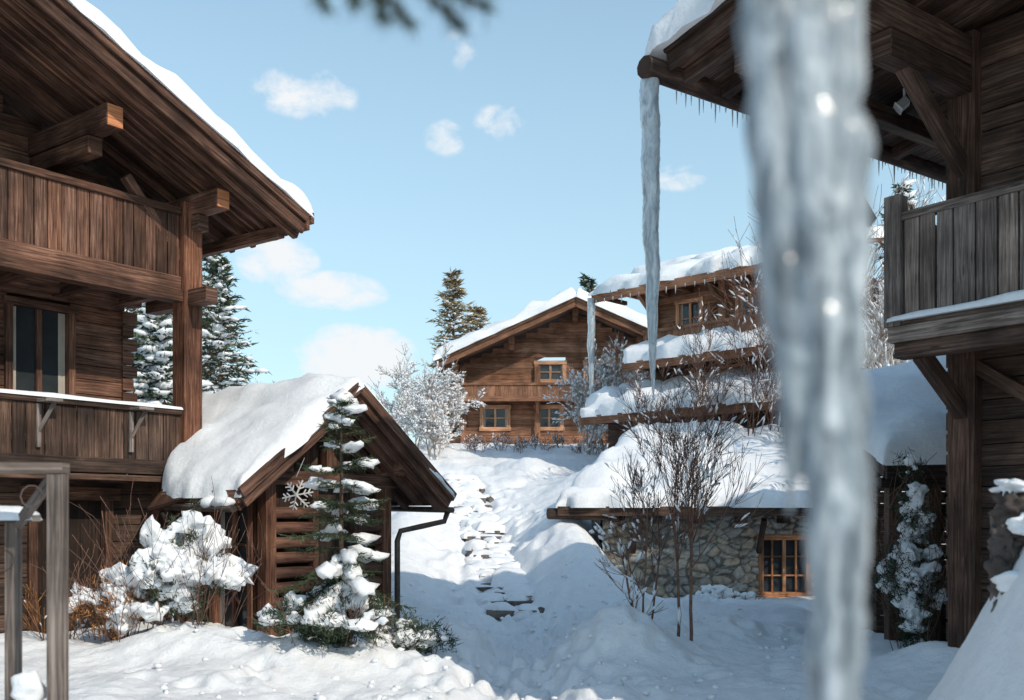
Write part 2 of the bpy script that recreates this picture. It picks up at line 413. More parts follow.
mb.build('walls', [W_L, W_D, W_L, GLASS, CLOTH], Lc, .006)
mb = MB()
mb.box(-.16, .13, -.15, .15, 2.25, 6.35, 0, (1.35, 1.15, 1.0))
for z in (5.0, 2.38): mb.box(-.9, .55, -.1, .1, z-.12, z+.1, 0)
for (y, z, x1, d) in ((.06, 6.32, .72, .27), (-1.6, 6.96, .72, .29), (-3.8, 7.9, .8, .3), (-6.2, 8.95, .8, .3)):
    mb.beam((-3, y, z), (x1, y, z), d*.8, d, mat=0); mb.beam((x1-.001, y, z), (x1+.012, y, z), d*.74, d*.94, mat=1, tint=(1.3, 1.1, 1))
    mb.beam((-1.2, y, z-d*.95), (x1-.45, y, z-d*.95), d*.7, d*.8, mat=0)
mb.beam((-6, .95, 6.03), (.9, .95, 6.03), .13, .17, mat=0)
mb.beam((-1.2, -.02, 5.2), (-1.2, -.02, 6.4), .2, .2, mat=0)
mb.beam((-.05, -.05, 5.5), (.0, -1.0, 6.5), .12, .12, mat=0)
mb.build('posts_and_purlins', [W_L, W_O], Lc, .012)
def balcony(mb, y0, y1, zf, zr, bw, dep, mat, gap=.012, ex=0):
    mb.box(-dep, .02, y0, y1, zf-.08, zf-.01, mat)
    for i in range(int((y1-y0)/.9)+1):
        yy = y1-.25-i*.9
        if yy > y0: mb.box(-dep, -.02, yy-.07, yy+.07, zf-.26, zf-.082, mat)
    mb.box(-.06, .07, y0, y1+ex, zf-.14, zf+.06, mat)
    mb.box(-.05, .08, y0, y1+ex, zr-.1, zr, mat)
    mb.box(-.04, -.0, y0, y1, zf+.14, zf+.24, mat); mb.box(-.04, 0, y0, y1, zr-.26, zr-.16, mat)
    vboards(mb, (.02, y0, 0), (0, 1, 0), (1, 0, 0), y1-y0, zf+.03, zr-.1, bw, mat, .03, gap, .45)
mb = MB()
balcony(mb, -12, -.16, 5.22, 6.26, .17, 1.2, 0)
mb.box(-.1, .12, -12, -.16, 4.92, 5.08, 0)
balcony(mb, -12, .12, 2.6, 3.42, .2, 1.2, 1)
mb.box(-.08, .1, -12, .12, 2.36, 2.44, 1)
for zf, zr, mt in ((5.22, 6.26, 0), (2.6, 3.42, 1)):
    mb.box(-1.15, -.2, -.2, -.12, zr-.1, zr, mt)
    vboards(mb, (-1.15, -.16, 0), (1, 0, 0), (0, 1, 0), .95, zf, zr-.1, .17, mt)
for yy in (-3.9, -2.25, -.95):
    mb.box(.045, .085, yy-.03, yy+.03, 2.75, 3.3, 2, (1.3, 1.3, 1.3), 0); mb.beam((.07, yy, 2.95), (.2, yy+.16, 3.36), .035, .05, mat=2)
    mb.box(.04, .3, yy-.03, yy+.2, 3.32, 3.36, 2)
mb.build('balconies', [W_L, W_D, W_G], Lc, .006)
mb = MB(); ms = MB()
RX = 1.1; yr = -6.2; zr = rakez(-6.2)
for (ye, ze) in ((YE, 6.12), (-12.4-YE, 6.12)):
    slope_panel(mb, (-10, ye, ze), (RX, ye, ze), (-10, yr, zr), (RX, yr, zr), .2, 0, rafters=False, var=.5)
    for k, (xo, zo, h, w_) in enumerate(((RX+.03, .02, .30, .05), (RX+.085, .13, .16, .05), (RX-.16, -.1, .12, .1), (RX-.36, -.05, .07, .06), (RX-.58, -.06, .12, .09), (RX-.8, -.05, .07, .06), (RX-1.1, -.08, .14, .1), (RX-1.6, -.08, .14, .1))):
        mb.beam((xo, ye, ze+zo), (xo, yr, zr+zo), w_, h, (0, 0, 1), 0, (.7+.25*(k % 3),)*3)
    mb.box(-10, RX+.1, ye-.03, ye+.03, ze-.06, ze+.14, 0)
    o6 = .06 if ye > 0 else -.06
    mb.box(-10, RX+.13, ye-.03+o6, ye+.03+o6, ze+.04, ze+.2, 0)
    s = .1 if ye > 0 else -.1
    snow_slab(ms, (-10, ye+s, ze+.15), (RX+.14, ye+s, ze+.15), (RX+.14, yr-s, zr+.21), (-10, yr-s, zr+.21), .27, .3, .2, lump=.7, wob=.04)
mb.build('roof', [W_L], Lc, .006); ms.build('roof_snow', [SNOW], Lc)
ms = MB()
snow_slab(ms, (-.07, -12, 3.42), (.1, -12, 3.42), (.1, .12, 3.42), (-.07, .12, 3.42), .05, .3, .07, lump=.6, wob=.02)
ms.build('rail_snow', [SNOW], Lc)

# ------------------------------------------------------------------ PORCH
Pc = empty('entrance_porch', (-4.65, 14.7, 0), RL)
mb = MB(); ms = MB()
yl, yR, yk = -.66, 3.4, 1.37; ze, zk = 2.12, 3.66
xbk = -1.7
slope_panel(mb, (.35, yl, ze), (2.0, yl, ze), (xbk, yk, zk), (2.0, yk, zk), .16, 0, rs=.7)
slope_panel(mb, (xbk, yR, ze), (2.0, yR, ze), (xbk, yk, zk), (2.0, yk, zk), .16, 0, rs=.7)
for (ye) in (yl, yR):
    d = .05 if ye < 0 else -.05
    mb.beam((2.03, ye, ze-.02), (2.03, yk, zk-.02), .05, .24, mat=0); mb.beam((2.085, ye-d, ze+.06), (2.085, yk, zk+.06), .05, .14, mat=0)
    mb.beam((1.9, ye, ze-.12), (1.9, yk, zk-.12), .12, .12, mat=0)
    xb = .35 if ye < 0 else xbk
    mb.box(xb, 2.0, ye-.03, ye+.03, ze-.07, ze+.1, 0)
    s = -.07 if ye < 0 else .07
    snow_slab(ms, (xb, ye+s, ze+.03), (2.1, ye+s, ze+.03), (2.12, yk-s*.6, zk+.1), (xbk, yk-s*.6, zk+.1), .27 if ye < 0 else .24, .15, .24, lump=.6, wob=.08)
for y, z in ((yk, zk-.28), (.25, 2.6), (2.5, 2.6)):
    mb.box(-.3, 1.86, y-.09, y+.09, z-.1, z+.1, 0)
mb.box(1.32, 1.5, .05, 2.75, 2.32, 2.52, 0); mb.beam((1.42, yk, 2.52), (1.42, yk, 3.3), .14, .14, (0, 1, 0), 0)
for s in (-1, 1):
    mb.beam((1.42, yk+s*1.05, 2.52), (1.42, yk+s*.1, 3.25), .12, .14, mat=0)
    mb.beam((1.7, yk+s*1.7, 2.12), (1.7, yk+s*.05, 3.36), .12, .16, mat=0)
vboards(mb, (1.25, .2, 0), (0, 1, 0), (1, 0, 0), 2.4, 2.5, lambda a: 2.62+.72*(1.2-abs(a-1.18)), .14, 1)
for (x, y) in ((1.4, .27), (1.4, 2.55), (-.05, .27), (-.05, 2.55)):
    mb.box(x-.09, x+.09, y-.09, y+.09, 0, 2.55, 0, (1.2, 1.1, 1))
for i in range(9):
    z = .25+i*.21
    mb.tube([(1.4, .36, z), (1.4, 1.1, z)], .085, 8, 0, (rng.uniform(.8, 1.3),)*3)
    mb.tube([(1.4, 1.95, z), (1.4, 2.46, z)], .085, 8, 0, (rng.uniform(.8, 1.3),)*3)
mb.box(1.3, 1.34, 1.1, 1.95, 0, 2.3, 1, (.4, .4, .4))
mb.box(1.34, 1.46, 1.06, 1.16, 0, 2.3, 0); mb.box(1.34, 1.46, 1.9, 2.0, 0, 2.3, 0)
mb.box(1.22, 1.26, .3, 2.5, 0, 2.5, 1, (.5, .5, .5))
plank_wall(mb, (.0, .3, 0), (1, 0, 0), (0, -1, 0), 1.35, 0, 2.5, .18, 0, openings=[(.25, 1.15, 0, 2.25)])
window(mb, (.28, .25, .25), (1, 0, 0), (0, -1, 0), .84, 1.85, 2, 3, 0, 2, 3, .11, (1.5, 1.4, 1.3))
plank_wall(mb, (.0, 2.62, 0), (1, 0, 0), (0, 1, 0), 1.35, 0, 2.5, .18, 1)
mb.build('porch_frame', [W_L, W_D, GLASS, CLOTH], Pc, .006)
ms.build('porch_roof_snow', [SNOW], Pc)
mb = MB()
mb.tube([(.3, -.76, 2.02), (1.0, -.76, 2.0), (2.0, -.76, 1.98)], .06, 8, 0, squash=.8)
mb.tube([(.5, -.76, 1.95), (.5, -.7, 1.85), (.3, -.3, 1.7), (.1, .08, 1.55), (.06, .12, .9), (.06, .12, 0)], .045, 8, 0)
mb.tube([(-.3, 3.5, 2.02), (1.0, 3.5, 2.0), (2.0, 3.5, 1.98)], .06, 8, 0, squash=.8)
mb.tube([(1.9, 3.5, 1.95), (1.9, 3.42, 1.8), (1.7, 3.1, 1.72), (1.55, 2.78, 1.65), (1.52, 2.74, 1.5), (1.52, 2.74, 0)], .045, 8, 0)
mb.build('gutters', [METAL], Pc)
ms = MB()
for (x, y, r) in ((1.75, -.72, .22), (1.5, -.74, .16)): ms.blob((x, y, 2.06), (r, .14, .08), 2)
ms.build('gutter_snow', [SNOW], Pc)

# ------------------------------------------------------------------ RIGHT CHALET
RR = math.atan2(-.6, -.8)
Rc = empty('log_chalet', (3.95, 10.5, 0), RR)
mb = MB()
zt = 6.72; sl = .2; yrr = 6.0; zrr = zt+sl*(yrr+1.7)
plank_wall(mb, (-1.0, .2, 0), (0, 1, 0), (1, 0, 0), 11.8, 0, 8.4, .22, 0, openings=[(2.2, 3.6, .9, 2.2), (1.6, 3.2, 4.0, 6.0)],
           ext=lambda z: (max(0, (z-zt+.1)/sl-1.9), min(11.8, 11.8-max(0, (z-zt+.1)/sl-1.9))))
window(mb, (-1.0, 2.4, .9), (0, 1, 0), (1, 0, 0), 1.4, 1.3, 2, 2, 1, 2, 3)
window(mb, (-1.0, 1.8, 4.0), (0, 1, 0), (1, 0, 0), 1.6, 2.0, 2, 2, 1, 2, 3)
plank_wall(mb, (-9, .2, 0), (1, 0, 0), (0, -1, 0), 7.9, 0, 6.9, .22, 0)
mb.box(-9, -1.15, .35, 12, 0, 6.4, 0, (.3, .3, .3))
mb.box(-1.12, -.86, .05, .35, 0, 7.0, 0, (1.1, 1.0, .95))
mb.box(-1.1, -.9, 1.35, 1.5, 3.8, 7.1, 0)
for i in range(30):
    z = .3+i*.23
    if z < 6.7: mb.box(-1.3, -1.12, -.12, .2, z, z+.19, 0)
mb.build('walls', [W_D, W_L, GLASS, CLOTH], Rc, .008)
mb = MB()
zf, zl = 3.92, 4.98
mb.box(-1.0, .04, 0, 10, zf-.1, zf-.02, 0); mb.box(-.1, .08, -.06, 10, zf-.26, zf-.1, 0); mb.box(-.16, .03, -.02, 10, zf-.42, zf-.262, 1)
for i in range(8): mb.box(-1.0, -.1, .12+i*1.2, .3+i*1.2, zf-.3, zf-.102, 1)
mb.box(-.06, .06, 0, 10, zl-.09, zl, 0); mb.box(-.03, .015, 0.1, 10, zf+.15, zf+.25, 0)
vboards(mb, (.04, .1, 0), (0, 1, 0), (1, 0, 0), 9.9, zf-.0, zl-.09, .2, 0, .035, .018, .35)
mb.box(-.07, .09, -.1, .08, zf-.1, zl+.18, 0, (1.1, 1.1, 1.1))
vboards(mb, (-.95, -.0, 0), (1, 0, 0), (0, -1, 0), .9, zf, zl-.09, .2, 0)
mb.box(-1, -.07, -.05, .04, zl-.09, zl, 0)
for y in (.2, 2.8, 5.4):
    mb.beam((-1.0, y, zf-1.0), (-.1, y, zf-.38), .14, .16, mat=1)
    mb.beam((-.95, y+.05, zf-.4), (-.95, y+.95, zf-1.0), .12, .14, mat=1)
mb.build('balcony', [W_G, W_D], Rc, .008)
mb = MB(); ms = MB()
slope_panel(mb, (-9, -1.7, zt), (1.55, -1.7, zt), (-9, yrr, zrr), (1.55, yrr, zrr), .24, 0, rafters=False, var=.5)
slope_panel(mb, (-9, 13.7, zt), (1.55, 13.7, zt), (-9, yrr, zrr), (1.55, yrr, zrr), .24, 0, rafters=False)
for ye in (-1.7, 13.7):
    for (xo, zo, h, w_) in ((1.58, .02, .24, .05), (1.64, .14, .14, .06), (1.3, -.1, .14, .12), (.7, -.1, .14, .12), (.1, -.1, .14, .12), (-.6, -.1, .14, .12), (-1.6, -.1, .14, .12), (-2.6, -.1, .14, .12)):
        mb.beam((xo, ye, zt+zo), (xo, yrr, zrr+zo), w_, h, (0, 0, 1), 0)
for (y, d, x1) in ((-1.0, .2, 1.25), (.2, .3, 1.2), (2.4, .3, 1.25), (6, .34, 1.25)):
    z = zt+sl*(y+1.7)-.17-d/2
    mb.beam((-9, y, z), (x1, y, z), d*.85, d, mat=0); mb.beam((-1, y, z-d), (x1-.6, y, z-d), d*.8, d*.9, mat=0)
    mb.beam((-1.0, y, z-1.3), (.2, y, z-d*1.3), .14, .16, mat=0)
mb.tube([(-9, -1.82, zt+.0), (1.82, -1.82, zt-.06)], .12, 10, 0, (.9, .9, .9))
mb.build('roof', [W_D], Rc, .008)
snow_slab(ms, (-9, -1.88, zt+.1), (1.76, -1.88, zt+.1), (1.76, yrr, zrr+.12), (-9, yrr, zrr+.12), .38, .25, .3, lump=.7, wob=.13)
snow_slab(ms, (-9, 13.8, zt+.1), (1.76, 13.8, zt+.1), (1.76, yrr, zrr+.12), (-9, yrr, zrr+.12), .4, .6, .3)
snow_slab(ms, (-.1, -.06, zf-.02), (.13, -.06, zf-.02), (.13, 10, zf-.02), (-.1, 10, zf-.02), .08, .3, .07, lump=.6, wob=.02)
ms.build('roof_snow', [SNOW], Rc)
mb = MB()
mb.beam((-1.4, -.8, 6.95), (-1.4, -.8, 6.74), .03, .03, mat=0); mb.beam((-1.42, -.77, 6.75), (-1.36, -.85, 6.67), .15, .1, mat=0, tint=(.5, .5, .5)); mb.beam((-1.36, -.85, 6.67), (-1.35, -.862, 6.655), .18, .13, mat=0, tint=(1.3, 1.3, 1.3))
mb.build('outdoor_spotlight', [LAMPM], Rc, .01)
mi = MB()
def icicle(mb, x, y, z, L, r, n=8, seed=0, bend=0):
    k = max(5, int(L/.04)); pts = []; rad = []
    for i in range(k+1):
        t = i/k
        pts.append((x+.35*r*noise.noise(V((seed, t*L*1.6, 0)))+bend*t*t, y+.35*r*noise.noise(V((seed+5, t*L*1.6, 3))), z-L*t))
        rad.append(max(.002, r*(1-t**2.2)**.75*(1+.10*noise.noise(V((seed*2, t*L*7, 0)))+.03*math.sin(t*L*70))))
    mb.tube(pts, rad, n)
for i in range(90):
    xx = 1.3-i*.09+rng.uniform(-.03, .03); icicle(mi, xx, -1.86, zt-.12, rng.uniform(.06, .3)*rng.choice([.4, .7, 1]), rng.uniform(.006, .012), 5, i)
icicle(mi, 1.68, -1.86, zt-.08, 3.5, .105, 14, 77, -.03)
mi.build('eave_icicles', [ICE], Rc)

# ------------------------------------------------------------------ SHED at right
Sh = empty('wooden_shed', (0, 0, 0)); mb = MB(); ms = MB()
sx0 = 5.15
slope_panel(mb, (sx0, 14.0, 2.5), (8.2, 13.95, 2.55), (sx0, 17.4, 3.85), (8.2, 17.4, 4.5), .2, 0)
mb.beam((sx0-.05, 13.97, 2.5), (8.2, 13.92, 2.55), .08, .22, mat=0); mb.beam((sx0-.03, 14, 2.5), (sx0-.03, 17.4, 3.85), .06, .2, mat=0)
snow_slab(ms, (sx0-.12, 13.88, 2.6), (8.2, 13.85, 2.65), (8.2, 17.5, 4.6), (sx0-.12, 17.5, 3.95), .36, .25, .3, lump=.5)
plank_wall(mb, (5.3, 14.9, 0), (1, 0, 0), (0, -1, 0), 2.9, 0, 2.55, .2, 0)
mb.box(5.3, 5.4, 15, 17.3, 0, 2.9, 0)
for x in (5.3, 5.85, 7.6): mb.box(x-.09, x+.09, 14.15, 14.35, 0, 2.4, 0, (1.2, 1.1, 1))
for x, s in ((5.85, 1), (7.6, -1)): mb.beam((x, 14.25, 1.6), (x+s*.65, 14.25, 2.35), .1, .12, mat=0)
mb.box(5.1, 7.9, 14.14, 14.36, 2.28, 2.42, 0)
for z in (.5, .9): mb.box(5.9, 7.6, 14.2, 14.28, z, z+.16, 0)
mb.beam((5.9, 14.3, .9), (7.5, 14.3, 2.1), .08, .1, mat=0)
mb.build('shed_frame', [W_D], Sh, .008); ms.build('shed_roof_snow', [SNOW], Sh)

# ------------------------------------------------------------------ STONE BUILDING
St = empty('stone_cottage', (0, 0, 0)); mb = MB(); ms = MB(); mw = MB()
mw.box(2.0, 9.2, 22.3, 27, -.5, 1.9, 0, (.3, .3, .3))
wx0, wx1, wz0, wz1 = 5.3, 6.45, .12, 1.48
def stone_wall(mb, o, r, n, w, z0, z1, hole=None, step=.03):
    o, r, n = V(o), V(r), V(n); nu = int(w/step); nv = int((z1-z0)/step); i0 = len(mb.v); cols = []
    for j in range(nv+1):
        for i in range(nu+1):
            a = w*i/nu; z = z0+(z1-z0)*j/nv
            p = V((a*3.1+.5*noise.noise(V((a*2, z*2, 1))), z*5.6+.6*noise.noise(V((a*2, z*2, 7))), o.y*.01))
            dd, pp = noise.voronoi(p, distance_metric='DISTANCE'); e_ = dd[1]-dd[0]
            hgt = .055*min(1, e_/.22)**.6*(.5+.9*(noise.cell(pp[0]*7.3)*.5+.5))+.008*noise.noise(V((a*9, z*9, 0)))
            mb.v.append(o+r*a+n*hgt+V((0, 0, z)))
            g = .62+.5*(noise.cell(pp[0]*3.7+V((5, 5, 5)))*.5+.5)+.1; k = .1*noise.cell(pp[0]*5.1)
            if e_ < .09: g *= .42
            cols.append((g*(1+k), g, g*(1-k)))
    for j in range(nv):
        for i in range(nu):
            a = w*(i+.5)/nu; z = z0+(z1-z0)*(j+.5)/nv
            if hole and hole[0] < a < hole[1] and hole[2] < z < hole[3]: continue
            x = j*(nu+1)+i; ids = (i0+x, i0+x+1, i0+x+nu+2, i0+x+nu+1)
            mb.f.append(ids); mb.uv.extend([(0, 0)]*4); mb.t.extend([cols[k-i0] for k in ids]); mb.m.append(0); mb.s.append(True)
stone_wall(mb, (1.95, 22.1, 0), (1, 0, 0), (0, -1, 0), 6.6, -.3, 1.95, (wx0-1.95, wx1-1.95, wz0, wz1))
stone_wall(mb, (1.95, 25, 0), (0, -1, 0), (-1, 0, 0), 2.9, 0, 1.95, None, .05)
mb.build('rubble_walls', [STONE], St)
window(mw, (wx0+.06, 22.1, wz0+.06), (1, 0, 0), (0, -1, 0), wx1-wx0-.12, wz1-wz0-.12, 4, 3, 1, 2, None, .12)
slope_panel(mw, (1.0, 21.45, 1.98), (9.3, 21.3, 1.98), (3.2, 27.6, 4.0), (9.3, 27.6, 4.0), .25, 0)
mw.beam((.95, 21.43, 1.98), (9.3, 21.28, 1.98), .08, .2, mat=0); mw.tube([(.75, 21.5, 1.93), (2.4, 21.9, 1.9)], .12, 8, 0)
for i in range(9): mw.box(2.1+i*.9, 2.25+i*.9, 21.5, 22.2, 1.72, 1.88, 0)
for i in (0, 3): mw.beam((2.6+i*.9, 22.0, 1.1), (2.6+i*.9, 21.5, 1.8), .1, .12, mat=0)
mw.build('roof_and_window', [W_D, W_O, GLASS], St, .006)
snow_slab(ms, (.85, 21.35, 2.08), (9.4, 21.2, 2.08), (9.4, 28.4, 4.1), (3.3, 28.4, 4.1), .34, .2, .5, lump=.8, wob=.2)
ms.build('roof_snow', [SNOW], St)

# ------------------------------------------------------------------ BACK CHALET
Bk = empty('gable_chalet', (2.7, 44, 4.6), math.radians(-2)); mb = MB(); ms = MB()
hw = 5.8; zr_, ze_ = 6.15, 3.6; slp = (zr_-ze_)/hw
ext = lambda z: (max(0, (z-ze_+.25)/slp-1.1), min(9.6, 9.6-max(0, (z-ze_+.25)/slp-1.1)))
ops = [(.75, 2.0, .95, 2.0), (3.1, 4.3, .95, 2.0), (6, 7.2, .95, 2.0), (3.1, 4.4, 3.0, 3.9), (5.2, 6.4, 3.0, 3.9)]
plank_wall(mb, (-4.8, 0, 0), (1, 0, 0), (0, -1, 0), 9.6, 0, 6.0, .22, 0, openings=ops, ext=ext)
for o in ops: window(mb, (-4.8+o[0]+.05, 0, o[2]+.05), (1, 0, 0), (0, -1, 0), o[1]-o[0]-.1, o[3]-o[2]-.1, 2, 2, 1, 2, 3, .16, (1.5, 1.7, 2.0))
plank_wall(mb, (-4.8, 0, 0), (0, 1, 0), (-1, 0, 0), 9, 0, 3.7, .22, 0)
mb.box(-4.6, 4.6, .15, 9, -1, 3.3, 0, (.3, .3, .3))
mb.box(-5.2, 5.2, -.9, 0, 2.25, 2.35, 0); mb.box(-5.2, 5.2, -.95, -.85, 2.1, 2.3, 0)
vboards(mb, (-5.2, -.9, 0), (1, 0, 0), (0, -1, 0), 10.4, 2.25, 2.8, .2, 0)
mb.box(-5.2, 5.2, -.97, -.83, 2.78, 2.88, 0)
for x in (-4.8, -1.6, 1.6, 4.8):
    mb.box(x-.12, x+.12, -.16, .02, 0, 3.7, 0, (1.2, 1.2, 1.2)); mb.beam((x, 0, 1.6), (x, -.8, 2.15), .14, .16, mat=0)
for x in (-5.1, -2.7, 0, 2.7, 5.1):
    z = zr_-abs(x)*slp-.3; mb.beam((x, 1, z), (x, -1.1, z), .25, .28, mat=0); mb.beam((x, 0, z-.25), (x, -.7, z-.25), .22, .22, mat=0)
for s in (-1, 1):
    slope_panel(mb, (s*hw, 9.5, ze_), (s*hw, -1.5, ze_), (0, 9.5, zr_), (0, -1.5, zr_), .3, 0, rafters=False)
    mb.beam((s*hw, -1.54, ze_-.02), (0, -1.54, zr_-.02), .06, .34, (0, 0, 1), 0, (.9, .9, .9)); mb.beam((s*hw, -1.6, ze_+.12), (0, -1.6, zr_+.12), .06, .16, (0, 0, 1), 0, (.7, .7, .7))
    mb.box(min(s*hw, s*hw+.06), max(s*hw, s*hw+.06), -1.5, 9.5, ze_-.15, ze_+.1, 0)
    snow_slab(ms, (s*(hw+.15), -1.75, ze_+.1), (s*(hw+.15), 9.6, ze_+.1), (0, 9.6, zr_+.2), (0, -1.75, zr_+.2), .5, .4, .4, lump=.6, wob=.12)
mb.box(-6.2, -4.9, .3, 5, -.6, .9, 0)
mb.build('timber_body', [W_B, W_O, GLASS, CLOTH], Bk, 0); ms.build('roof_snow', [SNOW], Bk)

# ------------------------------------------------------------------ TERRACED CHALET
Tc = empty('terraced_chalet', (2.7, 34, 0), math.atan2(-.72, -.69)); mb = MB(); ms = MB()
YT = 8.0
def tier(xe, y0, y1, ze, dep, sl_, th):
    slope_panel(mb, (xe, y0, ze), (xe, y1, ze), (xe-dep, y0, ze+sl_*dep), (xe-dep, y1, ze+sl_*dep), .3, 0, rafters=False)
    mb.box(xe-.04, xe+.05, y0, y1, ze-.16, ze+.12, 0)
    mb.beam((xe, y0-.03, ze-.02), (xe-dep, y0-.03, ze+sl_*dep-.02), .07, .28, mat=0)
    for i in range(int((y1-y0)/.9)): mb.box(xe-1.3, xe-.06, y0+.3+i*.9, y0+.42+i*.9, ze-.1, ze+.03, 0)
    snow_slab(ms, (xe+.1, y0-.12, ze+.1), (xe+.1, y1, ze+.1), (xe-dep, y1, ze+sl_*dep+.1), (xe-dep, y0-.12, ze+sl_*dep+.1), th, .2, .3, lump=.8, wob=.3)
tier(0, 0, YT+.3, 9.1, 2.4, .3, .33)
tier(-1.9, .3, YT, 9.9, 2.6, .2, .36)
mb.box(-2.2, -1.9, .4, YT, 9.3, 10, 0)
tier(.3, 1.5, YT+.4, 6.65, 1.7, .45, .38)
tier(1.1, .4, YT+.6, 4.95, 2.4, .40, .4)
plank_wall(mb, (-1.2, 1.6, 0), (0, 1, 0), (1, 0, 0), YT-1.7, 7.2, 9.5, .2, 0, openings=[(.9, 1.9, 7.6, 8.8), (3.1, 4.1, 7.6, 8.8), (5.1, 6.1, 7.6, 8.8)])
for y in (2.5, 4.7, 6.7): window(mb, (-1.2, y+.05, 7.65), (0, 1, 0), (1, 0, 0), .9, 1.1, 2, 2, 2, 3, 4, .12, (1.5, 1.6, 1.8))
plank_wall(mb, (-.9, 1.9, 0), (0, 1, 0), (1, 0, 0), YT-2, 5.3, 6.9, .2, 1, openings=[(2.2, 3.2, 5.7, 6.5)])
window(mb, (-.9, 4.15, 5.75), (0, 1, 0), (1, 0, 0), .9, .7, 2, 2, 2, 3, 4, .1)
plank_wall(mb, (.1, .7, 0), (0, 1, 0), (1, 0, 0), YT-.5, 2, 5.0, .2, 1)
plank_wall(mb, (-6, 1.65, 0), (1, 0, 0), (0, -1, 0), 4.8, 3, 9.8, .2, 0)
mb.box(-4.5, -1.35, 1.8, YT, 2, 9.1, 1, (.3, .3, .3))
for y in (1.7, 4.3, 6.6): mb.box(-1.22, -1.0, y-.12, y+.12, 5.2, 9.3, 0)
for y in (1.7, 4.3, 6.6): mb.beam((-1.1, y, 8.4), (-.2, y, 9.05), .14, .16, mat=0)
vboards(mb, (-.35, 1.8, 0), (0, 1, 0), (1, 0, 0), YT-1.8, 7.2, 7.75, .2, 0); mb.box(-.42, -.28, 1.8, YT, 7.72, 7.82, 0)
mb.build('timber_body', [W_B, W_D, W_O, GLASS, CLOTH], Tc, 0); ms.build('roof_snow', [SNOW], Tc)
mi = MB(); icicle(mi, .05, -.05, 9.1, 3.7, .13, 8, 31)
for i in range(22): icicle(mi, .1, i*.35+.2, 9.0, rng.uniform(.1, .3), .02, 5, i+200)
mi.build('icicles', [ICE], Tc)

# ------------------------------------------------------------------ vegetation
def rdir(d, ang, az):
    d = d.normalized(); a = d.orthogonal().normalized(); b = d.cross(a)
    return (d*math.cos(ang)+(a*math.cos(az)+b*math.sin(az))*math.sin(ang)).normalized()
def grow(mb, p, d, L, r, lvl, up=.12, wob=.16, kids=(5, 4, 4), snow=0, ms=None, n=5, ang=(.4, .85), rmin=.004, ssz=(.006, .02), t0=.2):
    k = max(3, int(L/.18)) if lvl > 0 else 3
    k = min(k, 9); pts = [p.copy()]; dirs = [d.copy()]
    for i in range(k):
        d = (d+V((rng.gauss(0, wob), rng.gauss(0, wob), rng.gauss(0, wob)+up))).normalized()
        p = p+d*L/k; pts.append(p.copy()); dirs.append(d.copy())
    rad = [max(rmin, r*(1-.65*i/k)) for i in range(k+1)]
    mb.tube(pts, rad, n if lvl > 1 else 3, 0, (rng.uniform(.7, 1.3),)*3)
    if ms is not None and snow > 0:
        for i in range(k):
            if rng.random() < snow*(1.1-abs(dirs[i].z)*.8):
                a, b = pts[i], pts[i+1]; rr = rad[i]+rng.uniform(*ssz)
                ms.tube([a+V((0, 0, rr*.6)), a.lerp(b, .5)+V((0, 0, rr*.9)), b+V((0, 0, rr*.5))], [rr*.4, rr, rr*.3], 4)
    if lvl <= 0: return
    nk = kids[min(lvl-1, len(kids)-1)]
    for j in range(nk):
        t = t0+(1-t0)*(j+rng.random())/nk; i = min(k, max(1, int(t*k)))
        grow(mb, pts[i], rdir(dirs[i], rng.uniform(*ang), rng.uniform(0, 6.28)), L*rng.uniform(.42, .68)*(1.15-.4*t), rad[i]*.62, lvl-1, up, wob, kids, snow, ms, n, ang, rmin, ssz)
def bare(name, loc, stems, H_, r, lvl=3, snow=.0, spread=.25, kids=(4, 4, 4), up=.1, mat=TWIG, rmin=.004, ssz=(.006, .02), t0=.2, ang=(.4, .85), wob=.1):
    e = empty(name); mb = MB(); ms = MB()
    for s in range(stems):
        a = rng.uniform(0, 6.28); d = V((math.cos(a)*spread*rng.random(), math.sin(a)*spread*rng.random(), 1)).normalized()
        p = V(loc)+V((math.cos(a)*.05*stems**.5, math.sin(a)*.05*stems**.5, -.15))
        grow(mb, p, d, H_*rng.uniform(.75, 1), r, lvl, up, wob, kids, snow, ms, rmin=rmin, ssz=ssz, t0=t0, ang=ang)
    mb.build('branches', [mat], e)
    if ms.v: ms.build('snow_on_branches', [SNOW], e)
    return e
